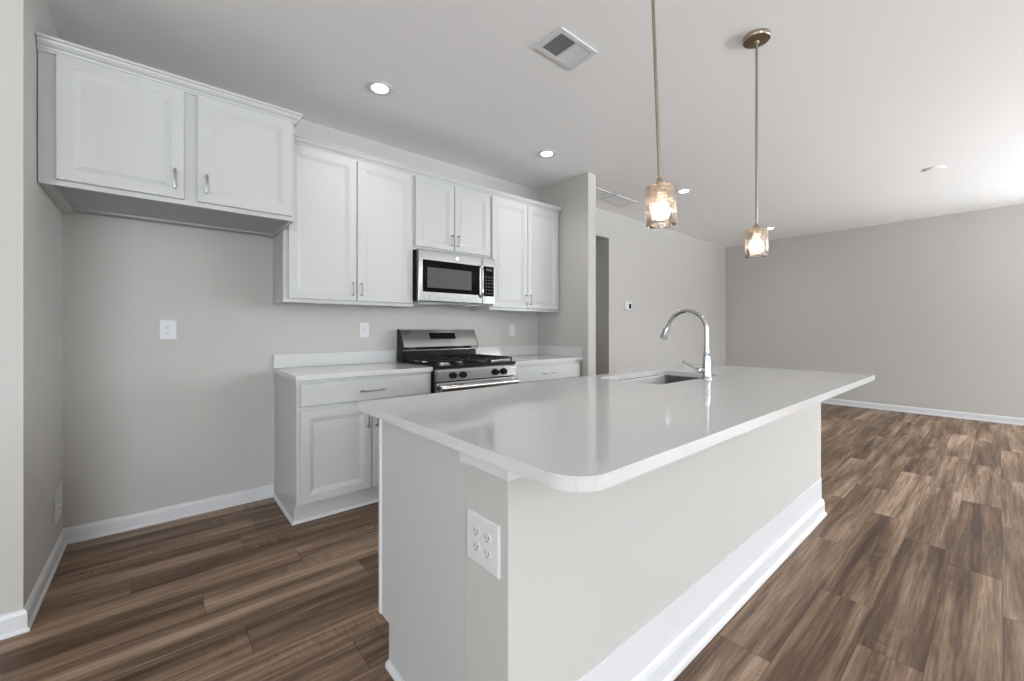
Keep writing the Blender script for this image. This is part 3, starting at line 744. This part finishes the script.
plate('power_outlet', (IX0, 0.838, 0.660), 'double-width outlet plate with four sockets on the island end', 'outlet', 0.134, 0.128, 'duplex', R(-90), [(-0.023, 0.0195), (0.023, 0.0195), (-0.023, -0.0195), (0.023, -0.0195)])
# utility box in the left wall
ub = thing('utility_box', (XL, 3.215, 0.27), 'white framed utility box low on the left wall near the corner', 'utility box')
b = MB(); y0, y1, z0, z1 = 3.135, 3.30, 0.195, 0.352
b.box(XL + 0.0004, XL + 0.007, y0, y1, z0, z0 + 0.03, 0.001); b.box(XL + 0.0004, XL + 0.007, y0, y1, z1 - 0.03, z1, 0.001)
b.box(XL + 0.0004, XL + 0.007, y0, y0 + 0.025, z0 + 0.03, z1 - 0.03); b.box(XL + 0.0004, XL + 0.007, y1 - 0.025, y1, z0 + 0.03, z1 - 0.03)
b.build('frame', M['plate'], ub)
MB().box(XL + 0.0004, XL + 0.002, y0 + 0.025, y1 - 0.025, z0 + 0.03, z1 - 0.03).build('back', M['trim'], ub)
b = MB(); b.cyl((XL + 0.001, 3.217, 0.262), (XL + 0.014, 3.217, 0.262), 0.009, seg=14); b.box(XL + 0.012, XL + 0.016, 3.205, 3.229, 0.257, 0.267, 0.001)
b.build('valve', M['plate'], ub)
# thermostat
th = thing('thermostat', (4.98, YB, 1.518), 'small white thermostat with dark screen on the wall beyond the hallway opening', 'thermostat')
MB().rings(4.893, 5.060, 1.462, 1.576, [(0, YB - 0.016), (0.004, YB - 0.02)], YB - 0.0004).build('housing', M['plate'], th)
MB().box(4.985, 5.038, YB - 0.0212, YB - 0.0195, 1.482, 1.550, 0.0005).build('screen', M['glassblack'], th)

# ---------------------------------------------------------------- ceiling fittings
def downlight(x, y, label):
    t = thing('recessed_light', (x, y, CEIL), label, 'recessed light', 'round recessed lights in the ceiling')
    MB().lathe([(0.050, -0.0005), (0.082, -0.0005), (0.0825, -0.004), (0.078, -0.008), (0.062, -0.0085), (0.050, -0.004)], (x, y, CEIL), 40, closed=True).build('trim_ring', M['plate'], t, smooth=True)
    MB().lathe([(0, -0.0065), (0.047, -0.0065), (0.0495, -0.004), (0.0495, -0.0008), (0, -0.0008)], (x, y, CEIL), 40).build('lens', M['led'], t, smooth=True)
    d = bpy.data.lights.new('downlight_glow', 'SPOT'); d.energy = SPOT; d.color = (1.0, 0.955, 0.90); d.spot_size = R(140); d.spot_blend = 1.0; d.shadow_soft_size = 0.055
    o = bpy.data.objects.new('downlight_glow', d); C.objects.link(o); o.parent = t; o.location = (0, 0, -0.02)
downlight(1.087, 2.598, 'lit recessed light nearest the deep left wall cabinet')
downlight(2.623, 2.604, 'lit recessed light in front of the partition wall, right of the other cabinet light')
downlight(4.509, 2.305, 'lit recessed light seen just right of the nearer pendant shade')
downlight(7.185, 2.300, 'farthest small lit recessed light, beside the farther pendant shade')
dc = MB().lathe([(0, -0.014), (0.05, -0.014), (0.070, -0.011), (0.074, -0.004), (0.074, -0.0005), (0, -0.0005)], (5.74, 0.405, CEIL), 40).build('ceiling_cover', M['ceiling'], None, smooth=True)
tag(dc, 'flat unlit round cover on the ceiling toward the right wall', 'ceiling cover')

def register(x0, x1, y0, y1, label, split, name='ceiling_vent'):
    t = thing(name, ((x0 + x1) / 2, (y0 + y1) / 2, CEIL), label, 'vent')
    b = MB(); f = 0.028; zt = CEIL - 0.0004; zl = CEIL - 0.009
    def bar(a, c, d, e_): b.box(a, c, d, e_, zl, zt, 0.0015, 1)
    bar(x0, x1, y0, y0 + f); bar(x0, x1, y1 - f, y1); bar(x0, x0 + f, y0 + f, y1 - f); bar(x1 - f, x1, y0 + f, y1 - f)
    xm = (x0 + x1) / 2
    if split: bar(xm - 0.006, xm + 0.006, y0 + f, y1 - f)
    b.build('frame', M['plate'], t)
    MB().box(x0 + f, x1 - f, y0 + f, y1 - f, CEIL - 0.0016, CEIL - 0.0006).build('backing', M['vent_dark'], t)
    b = MB(); n_ = 11
    halves = ((x0 + f, xm - 0.006, -1), (xm + 0.006, x1 - f, 1)) if split else ((x0 + f, x1 - f, 1),)
    for (a, c, sg) in halves:
        for k in range(n_):
            yc = y0 + f + (y1 - y0 - 2 * f) * (k + 0.5) / n_; hw = (y1 - y0 - 2 * f) / n_ * 0.5
            if sg > 0: b.prism([(yc - hw * 0.95, CEIL - 0.0022), (yc + hw * 0.75, CEIL - 0.0082), (yc + hw * 0.95, CEIL - 0.0078), (yc - hw * 0.75, CEIL - 0.0018)], 'x', a, c)
            else: b.prism([(yc + hw * 0.55, CEIL - 0.0022), (yc - hw * 0.15, CEIL - 0.0082), (yc - hw * 0.35, CEIL - 0.0078), (yc + hw * 0.35, CEIL - 0.0018)], 'x', a, c)
    b.build('louver', M['plate'], t)
    return t
register(1.580, 1.880, 1.462, 1.667, 'white ceiling vent with dark and light louver halves above the island', True)
register(3.50, 3.935, 2.870, 3.085, 'ceiling return grille partly hidden by the top of the partition wall', False)
register(4.030, 4.460, 2.870, 3.085, 'white ceiling return grille fully in view, right of the partly hidden one', False)

# ---------------------------------------------------------------- pendants
def pendant():
    # built hanging from the origin (ceiling mount at z = 0), bulb about 1.12 m below
    t = thing('pendant_light', (0, 0, 0), '', 'pendant light', 'pendant lights over the island')
    MB().lathe([(0, -0.0005), (0.066, -0.0005), (0.066, -0.018), (0.063, -0.022), (0.012, -0.026), (0.010, -0.036), (0, -0.036)], (0, 0, 0), 40).build('canopy', M['nickel'], t, smooth=True)
    MB().cyl((0.032, 0, -0.024), (0.032, 0, -0.029), 0.004, seg=12).build('canopy_screw', M['nickel'], t, smooth=True)
    MB().cyl((0, 0, -0.034), (0, 0, -1.004), 0.0062, seg=16).build('rod', M['nickel'], t, smooth=True)
    MB().lathe([(0, -1.000), (0.010, -1.000), (0.012, -1.008), (0.020, -1.016), (0.031, -1.024), (0.032, -1.029), (0, -1.029)], (0, 0, 0), 32).build('shade_cap', M['nickel'], t, smooth=True)
    MB().lathe([(0, -1.0365), (0.021, -1.0365), (0.021, -1.058), (0.018, -1.061), (0, -1.061)], (0, 0, 0), 28).build('socket', M['nickel'], t, smooth=True)
    MB().lathe([(0, -1.061), (0.0165, -1.061), (0.0175, -1.075), (0.021, -1.0935), (0.0, -1.0935)], (0, 0, 0), 28).build('bulb_base', M['socketw'], t, smooth=True)
    pr = [(0.0, -1.094), (0.021, -1.094), (0.028, -1.101), (0.032, -1.112), (0.033, -1.122), (0.031, -1.133), (0.025, -1.143), (0.014, -1.150), (0.0, -1.153)]
    MB().lathe(pr, (0, 0, 0), 32).build('bulb', M['bulb'], t, smooth=True)
    sh = [(0.010, -1.0295), (0.046, -1.0295), (0.052, -1.0325), (0.0545, -1.039), (0.0548, -1.172), (0.0535, -1.175), (0.0510, -1.172), (0.0507, -1.042), (0.048, -1.037), (0.044, -1.0355), (0.010, -1.0355)]
    MB().lathe(sh, (0, 0, 0), 48, closed=True).build('shade', M['shade'], t, smooth=True)['label'] = 'clear crackled glass cylinder shade'
    return t
p1 = pendant(); p1['label'] = 'nearer pendant light, its rod running out of the top of the picture'
p2 = dup(p1, (2.431, 0.84, CEIL), 'farther pendant light with its round ceiling canopy in view')
p1.location = (1.388, 0.843, CEIL - 0.0026)
p1.rotation_euler = Matrix.Rotation(R(2.19), 3, Vector((-0.648, -0.7617, 0))).to_euler()   # this one hangs slightly out of plumb
